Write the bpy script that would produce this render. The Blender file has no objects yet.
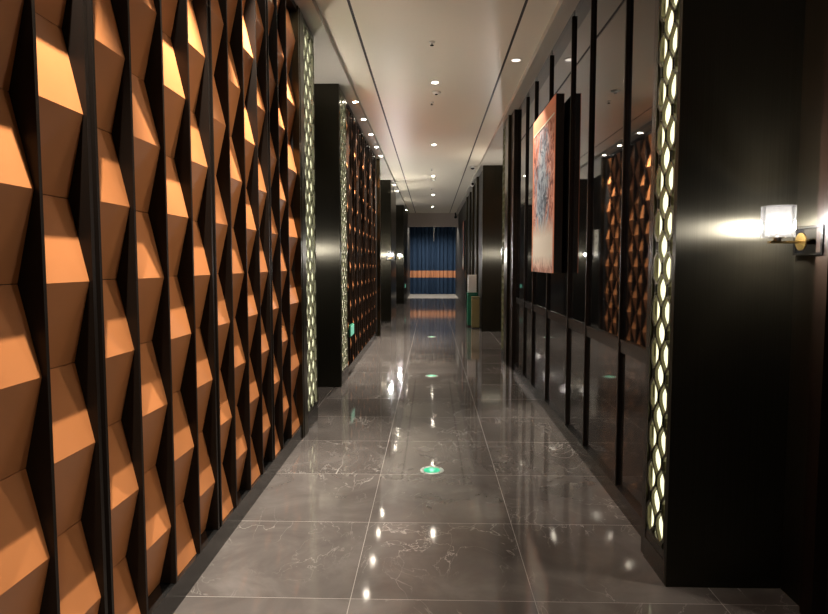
import bpy, bmesh, math, random
from mathutils import Vector, Matrix
random.seed(7)
S = bpy.context.scene
COL = S.collection
PI = math.pi

# ------------------------------------------------------------------ helpers
class MB:
    def __init__(self):
        self.v = []; self.f = []; self.s = []
    def add(self, vs, fs, smooth=False):
        n = len(self.v); self.v += [tuple(p) for p in vs]
        for f in fs:
            self.f.append(tuple(n + i for i in f)); self.s.append(smooth)
        return self
    def box(self, x0, x1, y0, y1, z0, z1, b=0.0):
        if b <= 0:
            vs = [(x0,y0,z0),(x1,y0,z0),(x1,y1,z0),(x0,y1,z0),(x0,y0,z1),(x1,y0,z1),(x1,y1,z1),(x0,y1,z1)]
            return self.add(vs, [(0,3,2,1),(4,5,6,7),(0,1,5,4),(1,2,6,5),(2,3,7,6),(3,0,4,7)])
        bm = bmesh.new(); bmesh.ops.create_cube(bm, size=1)
        for v in bm.verts:
            v.co = Vector((x0 + (v.co.x+.5)*(x1-x0), y0 + (v.co.y+.5)*(y1-y0), z0 + (v.co.z+.5)*(z1-z0)))
        bmesh.ops.bevel(bm, geom=bm.edges[:], offset=b, segments=2, affect='EDGES', profile=.5)
        bm.verts.index_update()
        self.add([v.co for v in bm.verts], [[v.index for v in f.verts] for f in bm.faces]); bm.free()
        return self
    def lathe(self, c, prof, axis='z', n=24, smooth=True):
        """prof: (radius, height) pairs along axis from c"""
        vs = []; fs = []
        for (r, h) in prof:
            for i in range(n):
                a = 2*PI*i/n; p = (r*math.cos(a), r*math.sin(a), h)
                if axis == 'x': p = (p[2], p[0], p[1])
                elif axis == 'y': p = (p[1], p[2], p[0])
                vs.append((c[0]+p[0], c[1]+p[1], c[2]+p[2]))
        for k in range(len(prof)-1):
            for i in range(n):
                j = (i+1) % n
                fs.append((k*n+i, k*n+j, (k+1)*n+j, (k+1)*n+i))
        m = len(self.v)
        self.add(vs, fs, smooth)
        if prof[0][0] > 1e-6: self.f.append(tuple(m+i for i in reversed(range(n)))); self.s.append(False)
        if prof[-1][0] > 1e-6: self.f.append(tuple(m+(len(prof)-1)*n+i for i in range(n))); self.s.append(False)
        return self
    def tube(self, pts, r, n=8):
        vs = []; fs = []
        P = [Vector(p) for p in pts]
        for k, p in enumerate(P):
            t = (P[min(k+1, len(P)-1)] - P[max(k-1, 0)]).normalized()
            a = t.orthogonal().normalized(); b = t.cross(a)
            for i in range(n):
                q = 2*PI*i/n; vs.append(p + a*r*math.cos(q) + b*r*math.sin(q))
        for k in range(len(P)-1):
            for i in range(n):
                j = (i+1) % n; fs.append((k*n+i, k*n+j, (k+1)*n+j, (k+1)*n+i))
        fs.append(tuple(reversed(range(n)))); fs.append(tuple((len(P)-1)*n+i for i in range(n)))
        return self.add(vs, fs, True)
    def sphere(self, c, r, nu=12, nv=8, sz=1.0):
        return self.lathe(c, [(max(1e-5, r*math.sin(PI*i/nv)), -r*sz*math.cos(PI*i/nv)) for i in range(nv+1)], n=nu)
    def build(self, name, mat, parent=None, loc=None):
        me = bpy.data.meshes.new(name); me.from_pydata(self.v, [], self.f)
        me.polygons.foreach_set('use_smooth', self.s)
        bm = bmesh.new(); bm.from_mesh(me)
        bmesh.ops.recalc_face_normals(bm, faces=bm.faces[:]); bm.to_mesh(me); bm.free()
        me.materials.append(mat); me.update()
        o = bpy.data.objects.new(name, me); COL.objects.link(o)
        if parent: o.parent = parent
        if loc: o.location = loc
        return o

def tag(o, label, cat, group=None):
    o['label'] = label; o['category'] = cat
    if group: o['group'] = group
    return o
def thing(name, loc, label, cat, group=None, rz=0):
    o = bpy.data.objects.new(name, None); COL.objects.link(o)
    o.empty_display_size = .05
    o.location = loc; o.rotation_euler = (0, 0, rz)
    return tag(o, label, cat, group)
def struct(name, mb, mat):
    o = mb.build(name, mat); o['kind'] = 'structure'; return o
def sbox(name, mat, *a): return struct(name, MB().box(*a), mat)
def copy_tree(src, loc, label, group=None, rz=None):
    c = src.copy(); COL.objects.link(c); c.location = loc; c['label'] = label
    if rz is not None: c.rotation_euler = (0, 0, rz)
    if group: c['group'] = group
    for ch in list(src.children):
        d = ch.copy(); COL.objects.link(d); d.parent = c
        for g in list(ch.children):
            e = g.copy(); COL.objects.link(e); e.parent = d
    return c
ORD = ['first','second','third','fourth','fifth','sixth','seventh','eighth','ninth','tenth','eleventh','twelfth',
       'thirteenth','fourteenth','fifteenth','sixteenth','seventeenth']

# ------------------------------------------------------------------ materials
def mat(name, col=(.5,.5,.5), rough=.5, metal=0, spec=.5, ior=1.5, aniso=0, arot=0, emit=None, es=0, coat=0):
    m = bpy.data.materials.new(name); m.use_nodes = True
    b = m.node_tree.nodes['Principled BSDF']
    b.inputs['Base Color'].default_value = (*col, 1); b.inputs['Roughness'].default_value = rough
    b.inputs['Metallic'].default_value = metal; b.inputs['Specular IOR Level'].default_value = spec
    b.inputs['IOR'].default_value = ior
    b.inputs['Anisotropic'].default_value = aniso; b.inputs['Anisotropic Rotation'].default_value = arot
    b.inputs['Coat Weight'].default_value = coat; b.inputs['Coat Roughness'].default_value = .05
    if emit:
        b.inputs['Emission Color'].default_value = (*emit, 1); b.inputs['Emission Strength'].default_value = es
    return m
def N(m, t, **k):
    n = m.node_tree.nodes.new(t)
    for a, v in k.items(): setattr(n, a, v)
    return n
def L(m, a, b): m.node_tree.links.new(a, b)
def bsdf(m): return m.node_tree.nodes['Principled BSDF']
def objco(m, scale=(1,1,1), world=False):
    if world:
        g = N(m, 'ShaderNodeNewGeometry'); out = g.outputs['Position']
    else:
        g = N(m, 'ShaderNodeTexCoord'); out = g.outputs['Object']
    mp = N(m, 'ShaderNodeMapping'); mp.inputs['Scale'].default_value = scale
    L(m, out, mp.inputs['Vector']); return mp.outputs['Vector']
def noise(m, vec, scale, detail=3, rough=.5, dist=0):
    n = N(m, 'ShaderNodeTexNoise'); n.inputs['Scale'].default_value = scale
    n.inputs['Detail'].default_value = detail; n.inputs['Roughness'].default_value = rough
    n.inputs['Distortion'].default_value = dist
    L(m, vec, n.inputs['Vector']); return n.outputs['Fac']
def ramp(m, fac, stops):
    r = N(m, 'ShaderNodeValToRGB'); e = r.color_ramp.elements
    e[0].position, e[0].color = stops[0][0], (*stops[0][1], 1)
    e[1].position, e[1].color = stops[-1][0], (*stops[-1][1], 1)
    for p, c in stops[1:-1]:
        q = e.new(p); q.color = (*c, 1)
    L(m, fac, r.inputs['Fac']); return r.outputs['Color']
def mix(m, fac, a, b, mode='MIX'):
    n = N(m, 'ShaderNodeMix', data_type='RGBA', blend_type=mode)
    if isinstance(fac, float): n.inputs[0].default_value = fac
    else: L(m, fac, n.inputs[0])
    for i, x in ((6, a), (7, b)):
        if isinstance(x, tuple): n.inputs[i].default_value = (*x, 1)
        else: L(m, x, n.inputs[i])
    return n.outputs[2]
def math_(m, op, a, b=None, c=None):
    n = N(m, 'ShaderNodeMath', operation=op)
    for i, x in enumerate((a, b, c)):
        if x is None: continue
        if isinstance(x, (int, float)): n.inputs[i].default_value = x
        else: L(m, x, n.inputs[i])
    return n.outputs[0]
def bump(m, h, strength=.1, dist=.01):
    b = N(m, 'ShaderNodeBump'); b.inputs['Strength'].default_value = strength; b.inputs['Distance'].default_value = dist
    L(m, h, b.inputs['Height']); L(m, b.outputs[0], bsdf(m).inputs['Normal'])

M = {}
# tan leather-look panels
m = M['tan'] = mat('tan_leather', (.50,.19,.058), .42, spec=.5)
v = objco(m, world=True)
c = ramp(m, noise(m, v, 3.0, 4), [(.3, (.50,.188,.062)), (.7, (.58,.225,.080))])
L(m, c, bsdf(m).inputs['Base Color']); bump(m, noise(m, v, 420, 2), .08, .001)
M['fin'] = mat('black_lacquer', (.010,.006,.004), .42, spec=.22)
M['fin_metal'] = mat('black_satin_trim', (.03,.029,.028), .22, metal=.7)
M['black'] = mat('black_matte', (.010,.010,.010), .5)
M['dark_core'] = mat('dark_backing', (.014,.012,.011), .6)
m = M['base'] = mat('black_stone_base', (.010,.010,.010), .16, spec=.5)
M['bronze'] = mat('bronze_trim', (.075,.062,.038), .28, metal=1, aniso=.5)
M['lattice'] = mat('olive_bronze_lattice', (.085,.078,.05), .30, metal=1)
M['lattice_pale'] = mat('satin_nickel_lattice', (.17,.165,.14), .30, metal=1)
M['cream'] = mat('backlit_acrylic', (.8,.8,.65), .4, emit=(1.0,.97,.62), es=.55)
# brushed black steel: vertical grain, highlights stretched sideways
def brushed(name, col, rough=.34, aniso=.85):
    m = mat(name, col, rough, metal=.92, spec=.3, aniso=aniso, arot=0)
    t = N(m, 'ShaderNodeTangent', direction_type='RADIAL', axis='Z'); L(m, t.outputs[0], bsdf(m).inputs['Tangent'])
    v = objco(m, (260, 260, .8), world=True)
    f = noise(m, v, 1.0, 3)
    r = math_(m, 'MULTIPLY_ADD', f, .16, rough-.08); L(m, r, bsdf(m).inputs['Roughness'])
    c = ramp(m, f, [(.25, tuple(x*.85 for x in col)), (.75, tuple(x*1.15 for x in col))]); L(m, c, bsdf(m).inputs['Base Color'])
    return m
M['steel'] = brushed('brushed_black_steel', (.046,.043,.033), .40, .86)
# dark mirror glass
m = M['glass'] = mat('black_glass', (.006,.006,.007), .025, ior=1.75)
bump(m, noise(m, objco(m, (.6,.6,.6), world=True), 1.3, 1), .05, .02)
m = M['wains'] = mat('dark_gloss_wainscot', (.030,.027,.026), .05, ior=1.6)
v = objco(m, world=True)
c = ramp(m, noise(m, v, 2.2, 6, .6, 1.0), [(.35, (.011,.010,.0095)), (.7, (.024,.022,.021))]); L(m, c, bsdf(m).inputs['Base Color'])
# floor: polished brown-grey marble tiles 0.8 m
m = M['floor'] = mat('polished_marble_tile', (.1,.09,.08), .06, ior=1.55)
v = objco(m, world=True)
sep = N(m, 'ShaderNodeSeparateXYZ'); L(m, v, sep.inputs[0])
fx = math_(m, 'MULTIPLY_ADD', sep.outputs[0], 1/.8, (.35)/.8 + 20)
fy = math_(m, 'MULTIPLY_ADD', sep.outputs[1], 1/.8, (-2.597)/.8 + 40)
def joint(f):
    a = math_(m, 'FRACT', f); b = math_(m, 'SUBTRACT', a, .5); c = math_(m, 'ABSOLUTE', b)
    return math_(m, 'GREATER_THAN', c, .5 - .0020)
jt = math_(m, 'MAXIMUM', joint(fx), joint(fy))
cx = math_(m, 'FLOOR', fx); cy = math_(m, 'FLOOR', fy)
cc = N(m, 'ShaderNodeCombineXYZ'); L(m, cx, cc.inputs[0]); L(m, cy, cc.inputs[1])
wn = N(m, 'ShaderNodeTexWhiteNoise'); L(m, cc.outputs[0], wn.inputs['Vector'])
off = N(m, 'ShaderNodeVectorMath', operation='MULTIPLY_ADD'); L(m, wn.outputs['Color'], off.inputs[0])
off.inputs[1].default_value = (17, 13, 9); L(m, v, off.inputs[2])
tv = off.outputs[0]
basec = ramp(m, noise(m, tv, 2.6, 7, .62, .6), [(.28, (.062,.055,.052)), (.5, (.086,.077,.073)), (.74, (.125,.114,.109))])
def vein(scale, dist, width, seed):
    mp = N(m, 'ShaderNodeMapping'); mp.inputs['Location'].default_value = (seed, seed*2, 0); mp.inputs['Scale'].default_value = (1, .55, 1); mp.inputs['Rotation'].default_value = (0,0,.6*seed)
    L(m, tv, mp.inputs[0])
    n = noise(m, mp.outputs[0], scale, 5, .55, dist)
    a = math_(m, 'ABSOLUTE', math_(m, 'SUBTRACT', n, .5))
    return math_(m, 'SUBTRACT', 1.0, math_(m, 'SMOOTH_MIN', math_(m, 'DIVIDE', a, width), 1.0, .2))
gate = ramp(m, noise(m, tv, 1.7, 2), [(.42, (0,0,0)), (.62, (1,1,1))])
vv = math_(m, 'MAXIMUM', math_(m, 'MULTIPLY', vein(1.7, 1.4, .005, 1.3), .9), math_(m, 'MULTIPLY', vein(3.6, .9, .006, 4.1), .6))
vg = math_(m, 'MULTIPLY', math_(m, 'MAXIMUM', vv, 0.0), gate)
c1 = mix(m, vg, basec, (.33,.315,.30))
c2 = mix(m, jt, c1, (.21,.195,.185)); L(m, c2, bsdf(m).inputs['Base Color'])
rr = math_(m, 'MULTIPLY_ADD', noise(m, tv, 5, 3), .05, .035); rr2 = math_(m, 'MULTIPLY_ADD', jt, .3, rr); L(m, rr2, bsdf(m).inputs['Roughness'])
bump(m, noise(m, objco(m, (1,1,1), world=True), 3.2, 1), .02, .02)
M['floor_pale'] = mat('pale_lit_passage_marble', (.80,.77,.72), .12)  # lighter passage stone, albedo raised further to stand in for stronger passage light
# ceiling
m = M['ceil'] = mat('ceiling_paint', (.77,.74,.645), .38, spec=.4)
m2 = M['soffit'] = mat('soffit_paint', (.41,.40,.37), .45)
M['slot'] = mat('slot_black', (.006,.006,.006), .5)
M['white'] = mat('white_plastic', (.88,.87,.85), .4)
M['chrome'] = mat('satin_chrome', (.6,.6,.6), .2, metal=1)
M['ring'] = mat('pale_steel_ring', (.45,.46,.44), .35, metal=.5)
M['brass'] = mat('polished_brass', (.80,.55,.20), .2, metal=1)
M['pewter'] = mat('dark_nickel', (.10,.10,.105), .22, metal=1)
M['lens'] = mat('lamp_lens', (.9,.9,.85), .3, emit=(1,.90,.72), es=60)
M['lens_dim'] = mat('lamp_lens_soft', (.9,.9,.85), .3, emit=(1,.93,.82), es=.8)
M['bulb'] = mat('lamp_bulb', (1,1,1), .3, emit=(1,.88,.70), es=60)
M['green_lit'] = mat('green_lit_acrylic', (.05,.6,.4), .3, emit=(.03,.78,.42), es=.4)
M['green_pale'] = mat('pale_green_lit_acrylic', (.3,.8,.6), .3, emit=(.25,.85,.60), es=.16)
M['green_dark'] = mat('green_case', (.01,.14,.08), .35)
M['bin_green'] = mat('green_bin_plastic', (.012,.14,.085), .35)
M['bin_olive'] = mat('olive_bin_metal', (.20,.17,.075), .35)
m = M['navy'] = mat('navy_curtain', (.018,.040,.085), .75, spec=.2)
M['orange_cloth'] = mat('orange_curtain_band', (.50,.24,.13), .75, spec=.2)
m = M['plaster'] = mat('beam_plaster', (.60,.52,.48), .5)
# ribbed shade glass : see-through, glossy and lit from inside
m = M['shade'] = bpy.data.materials.new('ribbed_clear_glass'); m.use_nodes = True
nt = m.node_tree; nt.nodes.remove(nt.nodes['Principled BSDF'])
tr = N(m, 'ShaderNodeBsdfTransparent'); tr.inputs[0].default_value = (.60,.62,.66,1)
tl = N(m, 'ShaderNodeBsdfTranslucent'); tl.inputs[0].default_value = (.9,.92,.96,1)
gl = N(m, 'ShaderNodeBsdfGlossy'); gl.inputs['Roughness'].default_value = .08
mx = N(m, 'ShaderNodeMixShader'); mx.inputs[0].default_value = .0075; L(m, tr.outputs[0], mx.inputs[1]); L(m, tl.outputs[0], mx.inputs[2])
lw = N(m, 'ShaderNodeLayerWeight'); lw.inputs[0].default_value = .15
mx2 = N(m, 'ShaderNodeMixShader'); L(m, lw.outputs['Fresnel'], mx2.inputs[0]); L(m, mx.outputs[0], mx2.inputs[1]); L(m, gl.outputs[0], mx2.inputs[2])
L(m, mx2.outputs[0], nt.nodes['Material Output'].inputs[0])
# painting canvas (object coords: y across, z up from the lower edge)
m = M['art'] = mat('abstract_canvas', (.5,.3,.25), .65, spec=.2)
v = objco(m); sep = N(m, 'ShaderNodeSeparateXYZ'); L(m, v, sep.inputs[0])
big = noise(m, objco(m, (1, 2.6, 1.5)), 1.6, 7, .7, .9); fine = noise(m, objco(m, (1, 2.4, 2.6)), 2.4, 8, .74, 1.6)
red = ramp(m, fine, [(.34, (.03,.012,.012)), (.44, (.22,.06,.04)), (.52, (.50,.19,.13)), (.60, (.62,.36,.29)), (.68, (.30,.11,.08)), (.78, (.66,.55,.50))])
blue = ramp(m, fine, [(.34, (.012,.012,.02)), (.44, (.10,.13,.18)), (.52, (.25,.31,.39)), (.60, (.42,.48,.55)), (.68, (.14,.12,.15)), (.78, (.62,.64,.66))])
dy = math_(m, 'ABSOLUTE', math_(m, 'SUBTRACT', sep.outputs[1], .60))
dz = math_(m, 'ABSOLUTE', math_(m, 'SUBTRACT', sep.outputs[2], .84))
fig = math_(m, 'ADD', math_(m, 'MULTIPLY', dy, .95), math_(m, 'MULTIPLY', dz, .55))
fig = math_(m, 'MULTIPLY_ADD', big, -1.5, math_(m, 'ADD', fig, .74))
figm = ramp(m, fig, [(.24, (1,1,1)), (.46, (0,0,0))])
c = mix(m, figm, red, blue)
low = ramp(m, math_(m, 'MULTIPLY_ADD', fine, .2, sep.outputs[2]), [(.12, (.15,.15,.15)), (.26, (1,1,1)), (.42, (1,1,1)), (.60, (0,0,0))])
c = mix(m, low, c, (.70,.64,.57))
L(m, c, bsdf(m).inputs['Base Color'])
M['coral'] = mat('coral_border', (.66,.25,.145), .6, spec=.2)
M['plate_ivory'] = mat('ivory_plate', (.75,.72,.60), .4)
M['ink'] = mat('dark_ink', (.02,.02,.02), .5)

# ------------------------------------------------------------------ room shell
ZC, ZS = 3.56, 3.50            # tray ceiling, soffits
sbox('floor', M['floor'], -2.3, 2.3, -5, 25.6, -.12, 0)
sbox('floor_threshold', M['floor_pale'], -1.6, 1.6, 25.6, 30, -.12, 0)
cl = MB()
# tray ceiling in three fields, parted by two dark slots
SL, SR, W = -.672, .760, .0125
cl.box(-.935, SL-W, -5, 26.3, ZC, ZC+.12).box(SL+W, SR-W, -5, 26.3, ZC, ZC+.12).box(SR+W, 1.02, -5, 26.3, ZC, ZC+.12)
struct('ceiling', cl, M['ceil'])
sb = MB().box(SL-W, SL+W, -5, 26.3, ZC+.004, ZC+.12).box(SR-W, SR+W, -5, 26.3, ZC+.004, ZC+.12)
struct('ceiling_slot', sb, M['slot'])
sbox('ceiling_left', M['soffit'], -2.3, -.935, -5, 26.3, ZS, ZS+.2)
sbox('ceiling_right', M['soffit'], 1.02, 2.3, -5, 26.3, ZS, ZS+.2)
sbox('ceiling_far', M['ceil'], -1.6, 1.6, 26.5, 30, 3.2, 3.3)
sbox('wall_beam', M['plaster'], -1.6, 1.6, 26.3, 26.5, 2.99, ZC+.2)
sbox('wall_far', M['dark_core'], -1.6, 1.6, 29.5, 29.6, 0, 3.4)
sbox('wall_back', M['dark_core'], -2.3, 2.3, -5.1, -5, 0, 3.8)

# left side
sbox('wall_left', M['dark_core'], -1.5, -1.165, -5, 5.05, 0, ZS)
sbox('wall_left_near', M['black'], -1.165, -1.08, -5, 1.40, 0, ZS)
sbox('baseboard_left', M['base'], -1.165, -1.075, 1.40, 5.05, 0, .112)
sbox('trim_left', M['fin'], -1.165, -1.075, 1.40, 5.05, 3.455, ZS)
sbox('wall_left_recess', M['steel'], -1.75, -1.6, 5.05, 7.2, 0, ZS)
sbox('wall_left_recess_end', M['steel'], -1.6, -1.12, 5.72, 5.75, 0, ZS)
sbox('wall_left_lattice_back', M['black'], -1.6, -1.12, 5.05, 5.72, 0, ZS)
sbox('wall_left_pillar', M['steel'], -1.75, -1.062, 7.2, 7.28, 0, ZS)
sbox('wall_left_middle', M['dark_core'], -1.75, -1.165, 7.28, 12.17, 0, ZS)
sbox('baseboard_left_middle', M['base'], -1.165, -1.075, 7.86, 12.17, 0, .112)
sbox('trim_left_middle', M['fin'], -1.165, -1.075, 7.86, 12.17, 3.455, ZS)
sbox('wall_left_post', M['bronze'], -1.75, -1.018, 12.29, 12.42, 0, ZS)
sbox('wall_left_post_edge', M['black'], -1.75, -1.08, 12.17, 12.29, 0, ZS)
sbox('wall_left_recess_far', M['steel'], -1.75, -1.6, 12.42, 15.4, 0, ZS)
sbox('wall_left_pillar_far', M['steel'], -1.75, -1.008, 15.4, 15.6, 0, ZS)
fw = MB(); 
sbox('wall_left_far', M['bronze'], -1.75, -1.03, 15.6, 18.07, 0, ZS)
sbox('wall_left_recess_end_far', M['steel'], -1.75, -1.45, 18.07, 22.07, 0, ZS)
sbox('wall_left_end', M['steel'], -1.75, -.985, 22.07, 25.6, 0, ZS)
sbox('wall_left_portal', M['black'], -1.75, -1.0, 25.6, 29.6, 0, ZC)

# right side
sbox('wall_right_recess', M['steel'], 1.57, 1.75, 2.548, 2.735, 0, ZS)
sbox('wall_right_near', M['steel'], 1.57, 1.75, -5, 1.45, 0, ZS)
sbox('wall_right_pillar', M['steel'], 1.06, 1.75, 2.735, 2.765, 0, ZS)
sbox('wall_right_pillar_core', M['black'], 1.115, 1.75, 2.765, 3.09, 0, ZS)
sbox('wall_right', M['dark_core'], 1.165, 1.75, 3.09, 8.46, 0, ZS)
sbox('baseboard_right', M['base'], 1.122, 1.165, 3.09, 8.46, 0, .105)
sbox('trim_right', M['fin_metal'], 1.118, 1.126, 3.09, 8.46, .098, .108)
sbox('wall_right_post_edge', M['fin'], 1.10, 1.75, 8.46, 8.76, 0, ZS)
sbox('wall_right_post', M['bronze'], 1.06, 1.75, 8.76, 9.10, 0, ZS)
sbox('wall_right_post_core', M['black'], 1.11, 1.75, 9.10, 9.44, 0, ZS)
sbox('wall_right_recess_far', M['steel'], 1.57, 1.75, 9.44, 13.2, 0, ZS)
sbox('wall_right_pillar_far', M['steel'], 1.075, 1.75, 13.2, 13.3, 0, ZS)
sbox('wall_right_middle', M['black'], 1.12, 1.75, 13.3, 17.0, 0, ZS)
sbox('wall_right_recess_mid', M['steel'], 1.57, 1.75, 17.0, 18.07, 0, ZS)
sbox('wall_right_far', M['steel'], 1.10, 1.75, 18.07, 18.3, 0, ZS)
sbox('wall_right_far_core', M['black'], 1.12, 1.75, 18.3, 25.6, 0, ZS)
sbox('wall_right_portal', M['black'], 1.12, 1.75, 25.6, 29.6, 0, ZC)
sbox('trim_far_right', M['bronze'], 1.07, 1.12, 14.9, 15.2, 0, ZS)
sbox('trim_far_right_2', M['bronze'], 1.07, 1.12, 16.4, 16.8, 0, ZS)
sbox('trim_far_right_3', M['bronze'], 1.08, 1.12, 19.4, 19.8, 0, ZS)
# door by the lamp at the right edge
d = MB().box(1.545, 1.72, 1.45, 1.53, 0, 2.6).box(1.545, 1.72, 2.468, 2.548, 0, 2.6).box(1.545, 1.72, 1.45, 2.548, 2.6, 2.68)
dr = struct('door_1', d, M['fin'])
MB().box(1.60, 1.66, 1.53, 2.468, .005, 2.6).build('door_leaf', M['black'], dr)
sbox('wall_right_door_head', M['steel'], 1.57, 1.75, 1.45, 2.548, 2.68, ZS)

# ------------------------------------------------------------------ folded panel columns, left wall
PITCH, RX, VX, BX = .52, -1.087, -1.145, -1.162
def panel_column(y, w, odd, label, group, wide=False, nwide=False):
    t = thing('cladding_strip', (BX, y, .114), label, 'wall panel', group)
    z0, z1 = .0, 3.34
    fn = MB()
    if wide:
        fn.box(0, .086, -.018, .001, z0, z1).box(0, .074, .001, .020, z0, z1).box(0, .090, .020, .034, z0, z1)
    else:
        fn.box(0, .090, -.006, .008, z0, z1)
    fn.build('fin', M['fin'], t)
    ys, ye = (.034 if wide else .008) + .0005, w - (.0185 if nwide else .0065)
    ridge0 = (.622 if odd else .362) - .114
    k = -2
    rx, vx = RX - BX, VX - BX
    while True:
        r = ridge0 + k*PITCH; lo, hi = r - PITCH/2 + .0012, r + PITCH/2 - .0012
        k += 1
        if hi < z0 + .02: continue
        if lo > z1 - .02: break
        prof = []                                   # (x, z) front outline
        def xz(z): return vx + (rx-vx)*max(0, 1 - abs(z-r)/(PITCH/2))
        a, b = max(lo, z0), min(hi, z1)
        prof.append((xz(a), a))
        if a < r < b: prof.append((xz(r), r))
        prof.append((xz(b), b))
        pb = MB(); n = len(prof)
        vs = [(x, ys, z) for x, z in prof] + [(0.002, ys, b), (0.002, ys, a)]
        vs += [(x, ye, z) for x, z in prof] + [(0.002, ye, b), (0.002, ye, a)]
        q = n + 2
        fs = [tuple(range(q)), tuple(reversed(range(q, 2*q)))]
        for i in range(q):
            j = (i+1) % q; fs.append((i, j, q+j, q+i))
        pb.add(vs, fs)
        pb.build('folded_panel', M['tan'], t)
    return t
y0 = 1.42
k = 0
for i in range(13):
    y = 1.96 + .27*(i-2)
    w = .27 if i < 12 else 5.05 - y
    panel_column(y, w, i % 2 == 0, 'tan folded-panel strip on the near left wall, %s from the left edge of the photo' % ORD[i],
                 'folded strips of the near left wall', wide=(i-2) % 4 == 0, nwide=(i-1) % 4 == 0 and i < 12)
for i in range(16):
    y = 7.86 + .2694*i
    panel_column(y, .2694, i % 2 == 0, 'small tan folded-panel strip beyond the dark pillar on the left, %s after its glowing lattice' % ORD[i],
                 'folded strips of the farther left wall', wide=i % 4 == 0 and i > 0, nwide=(i+1) % 4 == 0 and i < 15)

# bronze posts beside lattices
tag(MB().box(-1.119, -1.065, 5.053, 5.085, 0, ZS).box(-1.119, -1.075, 5.085, 5.10, 0, ZS).box(-1.119, -1.062, 5.10, 5.245, 0, ZS).build('corner_post', M['bronze']),
    'slim bronze corner post between the near tan panels and the first left lattice', 'post')

# ------------------------------------------------------------------ lattice screens
def lattice(y0, y1, side, xf, ztop, nb, label, E=.012, dep=.018, group='backlit lattices'):
    """side -1: left wall (faces +x), +1: right wall (faces -x). xf: front plane"""
    t = thing('lattice_screen', (xf, y0, 0), label, 'lattice screen', group)
    s = side; W = y1 - y0; z0 = .15
    def bx(mb, xa, xb, *r):
        a, b = s*xa, s*xb; return mb.box(min(a,b), max(a,b), *r)
    bx(bx(MB(), 0, .05, 0, W, 0, .105), .004, .05, 0, W, .105, z0).build('plinth', M['base'], t)
    fr = MB()
    bx(fr, .012, .05, 0, E, z0, ztop); bx(fr, .012, .05, W-E, W, z0, ztop); bx(fr, 0, .012, 0, .004, z0, ztop); bx(fr, 0, .012, W-.004, W, z0, ztop); bx(fr, 0, .05, E, W-E, z0, z0+.02); bx(fr, 0, .05, E, W-E, ztop-.05, ztop)
    fr.build('frame', M['lattice'], t)
    bx(MB(), .004+dep, .010+dep, E, W-E, z0+.02, ztop-.05).build('backlit_panel', M['cream'], t)
    p = (W - 2*E) / (nb - 1); A = p/2*.93; P = .20; th = .0125 if side > 0 and y0 < 5 else .0125; n = int((ztop-z0-.07)/P*10)
    for i in range(nb):
        mb = MB(); vs = []; fs = []
        sg = 1 if i % 2 else -1
        for k in range(n+1):
            z = z0 + .02 + (ztop-z0-.07)*k/n
            cph = math.cos(2*PI*(z - 1.436)/P); cph = max(-1, min(1, 1.12*cph))
            y = E + p*i + sg*A*cph
            y = min(max(y, th+.001), W-th-.001)
            for (dx, dy) in ((.002, -th), (.002, th), (dep-.002, th), (dep-.002, -th)):
                vs.append((s*dx, y+dy, z))
        for k in range(n):
            for q in range(4):
                r = (q+1) % 4; fs.append((4*k+q, 4*k+r, 4*k+4+r, 4*k+4+q))
        mb.add(vs, fs)
        # small studs where neighbouring bars meet
        if True:
            m0 = 0
            zz = 1.436 - P*6 - (0 if i % 2 else P/2)
            while zz < ztop - .1:
                if zz > z0 + .06:
                    for dz in (-.022, .022):
                        yy = E + p*i + A
                        if yy < W - max(E, .02): mb.lathe((s*.002, yy, zz+dz), [(.0045, 0), (.0045, -s*.004), (.002, -s*.006)], axis='x', n=6)
                zz += P
        mb.build('wavy_bar', M['lattice'] if side > 0 else M['lattice_pale'], t)
    return t
lattice(2.768, 3.018, 1, 1.06, 3.49, 4, 'brightly glowing cream lattice strip on the right pillar edge beside the lit wall lamp', .026)
lattice(5.25, 5.715, -1, -1.065, 3.49, 6, 'lattice strip on the left right after the near tan panels and bronze post', .012, .022)
lattice(7.29, 7.80, -1, -1.062, 3.49, 6, 'lattice strip on the corridor side of the dark left pillar, before the farther tan panels', .012, .024)
lattice(9.11, 9.43, 1, 1.06, 3.49, 5, 'narrow lattice strip on the end of the black glass wall beside the bronze post')
tag(MB().box(1.06, 1.115, 3.019, 3.032, 0, 3.49).box(1.078, 1.115, 3.032, 3.052, 0, 3.49).box(1.066, 1.115, 3.052, 3.089, 0, 3.49).build('corner_post', M['fin_metal']),
    'black stepped post between the glowing right lattice and the black glass wall', 'post')
tag(MB().box(-1.12, -1.065, 7.812, 7.852, 0, 3.49).build('corner_post', M['bronze']),
    'thin bronze post between the left pillar lattice and the farther tan panels', 'post')

# ------------------------------------------------------------------ right wall: black glass bays
EDG = [3.092, 3.75, 4.57, 5.18, 6.12, 6.97, 7.60, 8.455]
for i in range(7):
    a, b = EDG[i], EDG[i+1]
    t = thing('glass_wall_bay', (1.165, a, 0), 'black mirror-glass wall bay between slim mullions on the right, %s beyond the glowing lattice' % ORD[i], 'wall panel', 'black glass wall bays')
    w = b - a
    mw = .0 if i == 0 else .028
    MB().box(-.016, -.002, mw/2, w-.014, 1.005, 3.44).build('upper_pane', M['glass'], t)
    MB().box(-.016, -.002, mw/2, w-.014, .106, .925).build('lower_pane', M['wains'], t)
    MB().box(-.030, -.002, mw/2+.001, w-.0145, .926, .990).box(-.034, -.002, mw/2+.001, w-.0145, .990, 1.004).build('rail', M['fin_metal'], t)
    if i: MB().box(-.037, -.002, -.010, .010, .106, 3.44, .003).build('mullion', M['fin'], t)
    MB().box(-.016, -.002, mw/2, w-.014, 3.441, 3.497).build('head_strip', M['wains'], t)

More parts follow.
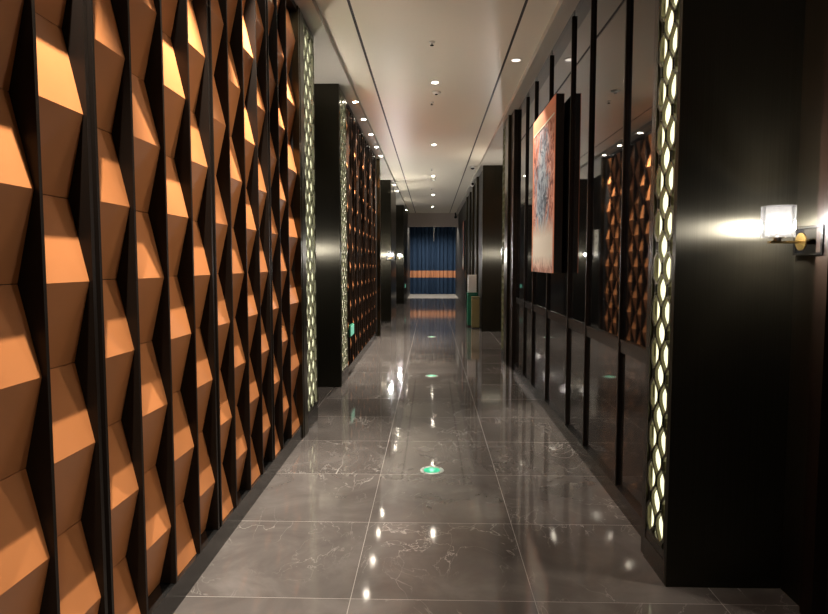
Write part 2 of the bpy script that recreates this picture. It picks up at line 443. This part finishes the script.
# room plate in the glass reflection hangs in the left far recess
t = thing('wall_sign', (-1.6, 14.62, 1.62), 'tall ivory sign with dark marks inside the far left recess', 'sign')
MB().box(0, .02, 0, .34, 0, .62, .004).build('board', M['plate_ivory'], t)
for k in range(3):
    z = .12 + k*.17
    MB().box(.0205, .023, .13, .21, z, z+.018).box(.0205, .023, .16, .178, z-.03, z+.05).build('character', M['ink'], t)

# ------------------------------------------------------------------ paintings
t = thing('wall_picture', (1.042, 5.36, 1.372), 'tall abstract painting in coral, grey and blue on the black glass wall', 'painting')
PW, PH = 1.14, 1.51
MB().box(.006, .0735, 0, PW, 0, PH).build('stretcher_box', M['black'], t)
fr = MB(); 
fr.box(0, .006, 0, PW, PH-.14, PH).box(0, .006, 0, .045, .0, PH-.14).box(0, .006, PW-.045, PW, 0, PH-.14)
fr.build('border', M['coral'], t)
MB().box(.0015, .006, .045, PW-.045, 0, PH-.14).build('canvas', M['art'], t)
MB().box(-.001, .0012, .045, PW-.045, PH-.155, PH-.141).build('pale_line', M['plate_ivory'], t)
t = thing('wall_picture', (1.0595, 20.6, 1.25), 'distant red and white painting on the far right wall past the bins', 'painting')
MB().box(.004, .06, 0, .9, 0, 1.6).build('stretcher_box', M['black'], t)
MB().box(0, .004, 0, .9, 0, 1.6).build('canvas', M['art'], t)

# ------------------------------------------------------------------ wall lamps (sconces)
def light(name, kind, loc, energy, col, parent=None, rad=.03, angle=None, blend=.5, rot=None):
    l = bpy.data.lights.new(name, kind); l.energy = energy; l.color = col
    if kind in ('POINT', 'SPOT'): l.shadow_soft_size = rad
    if kind == 'SPOT': l.spot_size = angle; l.spot_blend = blend
    o = bpy.data.objects.new(name, l); COL.objects.link(o); o.location = loc
    if rot: o.rotation_euler = rot
    if parent: o.parent = parent
    return o
WARM = (1.0, .88, .73)
# local frame: plate on plane x=0 with the arm reaching -x
def sconce(loc, rz, label, power=24):
    t = thing('wall_sconce', loc, label, 'wall lamp', 'ribbed glass wall lamps', rz)
    MB().box(-.012, 0, -.10, .10, -.06, .06, .002).build('back_plate', M['pewter'], t)
    MB().box(-.03, -.012, -.10, -.088, -.06, .06).box(-.03, -.012, .088, .10, -.06, .06).box(-.03, -.012, -.088, .088, -.06, -.05).box(-.03, -.012, -.088, .088, .05, .06).build('plate_rim', M['pewter'], t)
    MB().lathe((-.058, -.0, -.005), [(.036, 0), (.036, .008), (.012, .010), (.012, .045)], axis='x', n=24).build('disc', M['brass'], t)
    MB().box(-.185, -.05, -.012, .012, -.012, -.002, .001).build('arm', M['brass'], t)
    MB().lathe((-.150, 0, -.002), [(.016, 0), (.016, .010), (.030, .012), (.030, .015)], n=24).build('cup', M['chrome'], t)
    sh = MB(); n = 72; prof = []
    vs = []; fs = []
    for (h, o_) in ((.012, 0), (.14, 0), (.14, -.006), (.020, -.006)):
        for i in range(n):
            a = 2*PI*i/n; r = .061 + o_ + (.0035*math.cos(18*a) if o_ == 0 else 0)
            vs.append((-.150 + r*math.cos(a), r*math.sin(a), h))
    for k in range(3):
        for i in range(n):
            j = (i+1) % n; fs.append((k*n+i, k*n+j, (k+1)*n+j, (k+1)*n+i))
    sh.add(vs, fs, False); sh.build('glass_shade', M['shade'], t)
    MB().lathe((-.150, 0, .016), [(.010, 0), (.010, .022)], n=12).build('socket', M['chrome'], t)
    MB().sphere((-.150, 0, .062), .024, 16, 10).build('bulb', M['bulb'], t)
    light('bulb_light', 'POINT', (-.150, 0, .062), power*4.6, WARM, t, .03)
    return t
sconce((1.57, 2.60, 1.552), 0, 'lit wall lamp with ribbed glass shade and brass arm on the right, nearest the camera', 15)
sconce((-1.008-.0, 15.2+.2, 1.60), PI/2, 'lit wall lamp glowing on the dark far left pillar, nearer of the two glowing together', 26)
sconce((-1.03, 17.2, 1.60), PI, 'lit wall lamp on the far left wall just beyond the other glowing lamp', 26)
# the same lamps inside the recesses, seen as glow on the steel and in the glass
sconce((-1.6, 6.55, 1.56), PI, 'lit wall lamp inside the first left recess, before the dark pillar', 26)
sconce((-1.6, 13.30, 1.60), PI, 'lit wall lamp inside the far left recess, nearer to the camera beside the ivory sign', 20)
sconce((-1.6, 15.2, 1.60), PI, 'lit wall lamp inside the far left recess, beyond the ivory sign', 20)
sconce((1.57, 12.2, 1.60), 0, 'lit wall lamp inside the right recess, before the far steel pillar', 26)
sconce((-1.45, 20.8, 1.60), PI, 'lit wall lamp in the last left recess before the curtain', 20)

# ------------------------------------------------------------------ downlights
def downlight(x, y, z, label, group, r=.042, power=40, angle=70, lens='lens', tilt=None, col=WARM, blend=.6):
    t = thing('ceiling_downlight', (x, y, z), label, 'ceiling light', group)
    MB().lathe((0,0,0), [(r*1.25, 0), (r*1.25, -.004), (r, -.006), (r*.98, -.002)], n=24).build('trim_ring', M['white'], t)
    MB().lathe((0,0,-.0022), [(r*.96, 0), (r*.96, -.002)], n=24).build('lens', M[lens], t)
    if power:
        light('lamp', 'SPOT', (0, 0, -.02), power, col, t, .011, math.radians(angle), blend, tilt)
    return t
for i, y in enumerate((-.6, 3.4, 7.39, 11.2, 15.2, 19.3, 23.3)):
    if i < 2: lab = 'bright centre downlight in the tray ceiling overhead, above the near floor' if i else 'centre downlight in the tray ceiling behind the viewer'
    else: lab = 'bright downlight on the ceiling centre line, %s from the camera' % ORD[i-2]
    downlight(.037, y, ZC, lab, 'centre line downlights', .034, 45, 110)
for i, y in enumerate((.75, 1.75, 2.75, 3.75, 4.75)):
    downlight(-.968, y, ZS, 'small wall-washing spot over the near tan panels, %s along the soffit' % ORD[i], 'spots over the near left wall', .030, 350, 42, blend=1)
for i, y in enumerate((8.0, 8.95, 10.0, 11.05, 12.0)):
    downlight(-.968, y, ZS, 'bright spot in the left soffit over the farther tan panels, %s in its row' % ORD[i], 'spots over the farther left wall', .032, 320, 56, blend=1)
for i, y in enumerate((16.4, 17.8, 24.0)):
    downlight(-.968, y, ZS, 'tiny far spot in the left soffit beyond the wall lamps, %s in its row' % ORD[i], 'far soffit spots', .030, 30, 75)
t = downlight(.872, 6.62, ZC, 'soft white downlight in the ceiling edge near the tall painting', None, .046, 170, 50, 'lens_dim', Vector((.20, -.68, -1.44)).to_track_quat('-Z', 'Y').to_euler())
# lamps over the bright cross passage in front of the curtain
downlight(-.5, 27.2, 3.2, 'hidden downlight over the pale floor before the curtain, left one', 'passage lamps', .05, 75, 160)
downlight(.5, 27.2, 3.2, 'hidden downlight over the pale floor before the curtain, right one', 'passage lamps', .05, 75, 160)

# ------------------------------------------------------------------ sprinklers, detectors, cameras
def sprinkler(y, label):
    t = thing('ceiling_sprinkler', (.0, y, ZC), label, 'sprinkler', 'ceiling sprinklers')
    MB().lathe((0,0,0), [(.030, 0), (.030, -.004), (.010, -.008), (.009, -.014)], n=20).build('rosette', M['white'], t)
    MB().lathe((0,0,-.014), [(.005, 0), (.005, -.016), (.019, -.017), (.019, -.020)], n=16).build('deflector', M['pewter'], t)
for i, y in enumerate((6.07, 8.29, 14.05, 17.7)):
    sprinkler(y, 'small dark sprinkler head on the ceiling centre line, %s from the camera' % ORD[i])
for i, y in enumerate((7.81, 15.9)):
    t = thing('smoke_detector', (.055, y, ZC), 'flat round detector on the ceiling just beyond the %s bright centre downlight' % ORD[0 if i == 0 else 2], 'smoke detector', 'ceiling detectors')
    MB().lathe((0,0,0), [(.055, 0), (.055, -.010), (.042, -.022), (.02, -.026)], n=24).build('housing', M['white'], t)
    MB().lathe((0,0,-.026), [(.018, 0), (.016, -.006)], n=16).build('cap', M['pewter'], t)
t = thing('ceiling_camera', (.89, 13.7, ZC), 'small round dome camera on the ceiling edge above the far steel pillar', 'security camera')
MB().lathe((0,0,0), [(.06, 0), (.06, -.03), (.05, -.035)], n=20).build('base', M['white'], t)
MB().lathe((0,0,-.035), [(.045, 0), (.038, -.022), (.02, -.036), (.001, -.04)], n=20).build('dome', M['black'], t)
t = thing('ceiling_camera', (1.03, 15.6, 3.50), 'white bullet camera under the right soffit past the far steel pillar', 'security camera')
MB().lathe((0,0,0), [(.04, 0), (.04, -.012), (.012, -.014), (.012, -.07)], n=16).build('bracket', M['white'], t)
MB().lathe((-.02, -.13, -.10), [(.045, 0), (.048, .01), (.045, .22), (.03, .24)], axis='y', n=20).build('body', M['white'], t)
MB().lathe((-.02, -.136, -.10), [(.032, 0), (.032, .008)], axis='y', n=16).build('camera_lens', M['black'], t)
t = thing('ceiling_camera', (1.0, 26.15, ZC-.14), 'tiny black camera at the right end of the beam above the curtain', 'security camera')
MB().box(-.03, .03, -.02, .15, -.03, .14).build('bracket', M['black'], t)
MB().sphere((0, -.03, -.05), .06, 14, 8).build('dome', M['black'], t)

# ------------------------------------------------------------------ floor guide lights and exit signs
def floor_light(y, label):
    t = thing('floor_light', (.006, y, 0), label, 'floor light', 'round green floor lights')
    MB().lathe((0,0,0), [(.085, .0002), (.083, .004), (.060, .005), (.058, .0035)], n=40).build('ring', M['ring'], t)
    MB().lathe((0,0,.0005), [(.0575, 0), (.0575, .003)], n=32).build('glow_disc', M['green_lit'], t)
    ar = MB(); z = .0037
    ar.add([(-.014,-.035,z),(.014,-.035,z),(.014,.005,z),(.032,.005,z),(0,.040,z),(-.032,.005,z),(-.014,.005,z)], [(0,1,2,3,4,5,6)])
    ar.build('arrow', M['green_pale'], t)
    for k in range(4):
        a = PI/4 + k*PI/2
        MB().lathe((.072*math.cos(a), .072*math.sin(a), .0046), [(.006, 0), (.005, .0015)], n=8).build('screw', M['pewter'], t)
for i, y in enumerate((4.283, 7.95, 12.2)):
    floor_light(y, 'round green guide light set in the floor, %s from the camera' % ORD[i])
def exit_sign(loc, label):
    t = thing('exit_sign', loc, label, 'exit sign', 'low green exit signs')
    MB().box(0, .025, 0, .36, 0, .15, .004).build('case', M['green_dark'], t)
    MB().box(.0255, .028, .012, .348, .012, .138).build('lit_face', M['green_pale'], t)
exit_sign((-1.071, 7.96, .50), 'low green lit sign on the farther tan panel wall past the left pillar')
exit_sign((-.984, 22.5, .55), 'tiny low green sign at the far left beside the curtain')

# ------------------------------------------------------------------ bins
t = thing('waste_bin', (.935, 14.35, 0), 'tall green bin by the far steel pillar with white container on top', 'bin')
MB().box(-.11, .12, -.13, .13, .03, .74, .012).build('body', M['bin_green'], t)
MB().box(-.105, .115, -.125, .125, .0, .03).build('foot', M['black'], t)
MB().box(-.116, .126, -.136, .136, .745, .785, .008).build('lid', M['bin_green'], t)
rb = MB().box(-.088, .098, -.095, .095, 0, .39)
for k in range(9):
    rb.box(-.095, .105, -.102, .102, .02+k*.040, .045+k*.040, .003)
t = thing('container', (.93, 14.35, .785), 'ribbed white container standing on the green bin', 'container')
rb.build('body', M['white'], t); MB().box(-.10, .11, -.107, .107, .390, .402, .003).build('lid', M['white'], t)
t = thing('waste_bin', (1.0, 13.98-.06, 0), 'olive gold bin standing in front of the green bin', 'bin')
MB().box(-.10, .075, -.10, .10, .02, .67, .012).build('body', M['bin_olive'], t)
MB().box(-.096, .071, -.096, .096, 0, .02).build('foot', M['black'], t)
MB().box(-.104, .079, -.104, .104, .672, .712, .012).build('lid', M['bin_olive'], t)

# ------------------------------------------------------------------ curtain and hanging cord
def curtain_mesh(z0, z1):
    mb = MB(); n = 260; vs = []; fs = []
    zs = [z0, (z0+z1)/2, z1]
    for z in zs:
        for i in range(n+1):
            x = -1.12 + 2.24*i/n
            ph = x*2*PI/.19 + .9*math.sin(x*5.1) + .5*math.sin(x*11)
            vs.append((x, .055*math.sin(ph) + .018*math.sin(2.3*ph+1), z))
    for k in range(2):
        for i in range(n):
            a = k*(n+1)+i; fs.append((a, a+1, a+n+2, a+n+1))
    return mb.add(vs, fs, True)
t = thing('curtain', (0, 29.1, 0), 'pleated navy curtain with an orange band closing the corridor end', 'curtain')
curtain_mesh(.01, .78).build('lower_cloth', M['navy'], t)
curtain_mesh(.78, 1.10).build('orange_band', M['orange_cloth'], t)
curtain_mesh(1.10, 3.19).build('upper_cloth', M['navy'], t)
tag(MB().lathe((.10, 26.4, 2.379), [(.008, 0), (.011, .02), (.007, .05), (.007, .61)], n=10).build('hanging_rod', M['white']), 'thin white rod hanging from the beam in front of the navy curtain', 'rod')

# ------------------------------------------------------------------ world, camera
w = bpy.data.worlds.new('World'); S.world = w; w.use_nodes = True
w.node_tree.nodes['Background'].inputs[0].default_value = (.02,.02,.02,1)
cam = bpy.data.cameras.new('Camera'); cam.sensor_fit = 'HORIZONTAL'; cam.sensor_width = 36; cam.lens = 36*620/828
cam.clip_start = .02
co = bpy.data.objects.new('Camera', cam); COL.objects.link(co); S.camera = co
pitch = math.atan(44/620); yaw = math.atan(17.5/620*math.cos(pitch))
co.location = (0, 0, 1.46); co.rotation_euler = (PI/2 - pitch, 0, yaw)
S.view_settings.view_transform = 'Standard'; S.view_settings.look = 'None'; S.view_settings.gamma = 1
S.view_settings.use_curve_mapping = False
S.view_settings.exposure = 1.36
cy = S.cycles
cy.use_denoising = True; cy.max_bounces = 8; cy.diffuse_bounces = 5; cy.glossy_bounces = 6; cy.transparent_max_bounces = 12
cy.sample_clamp_indirect = 3
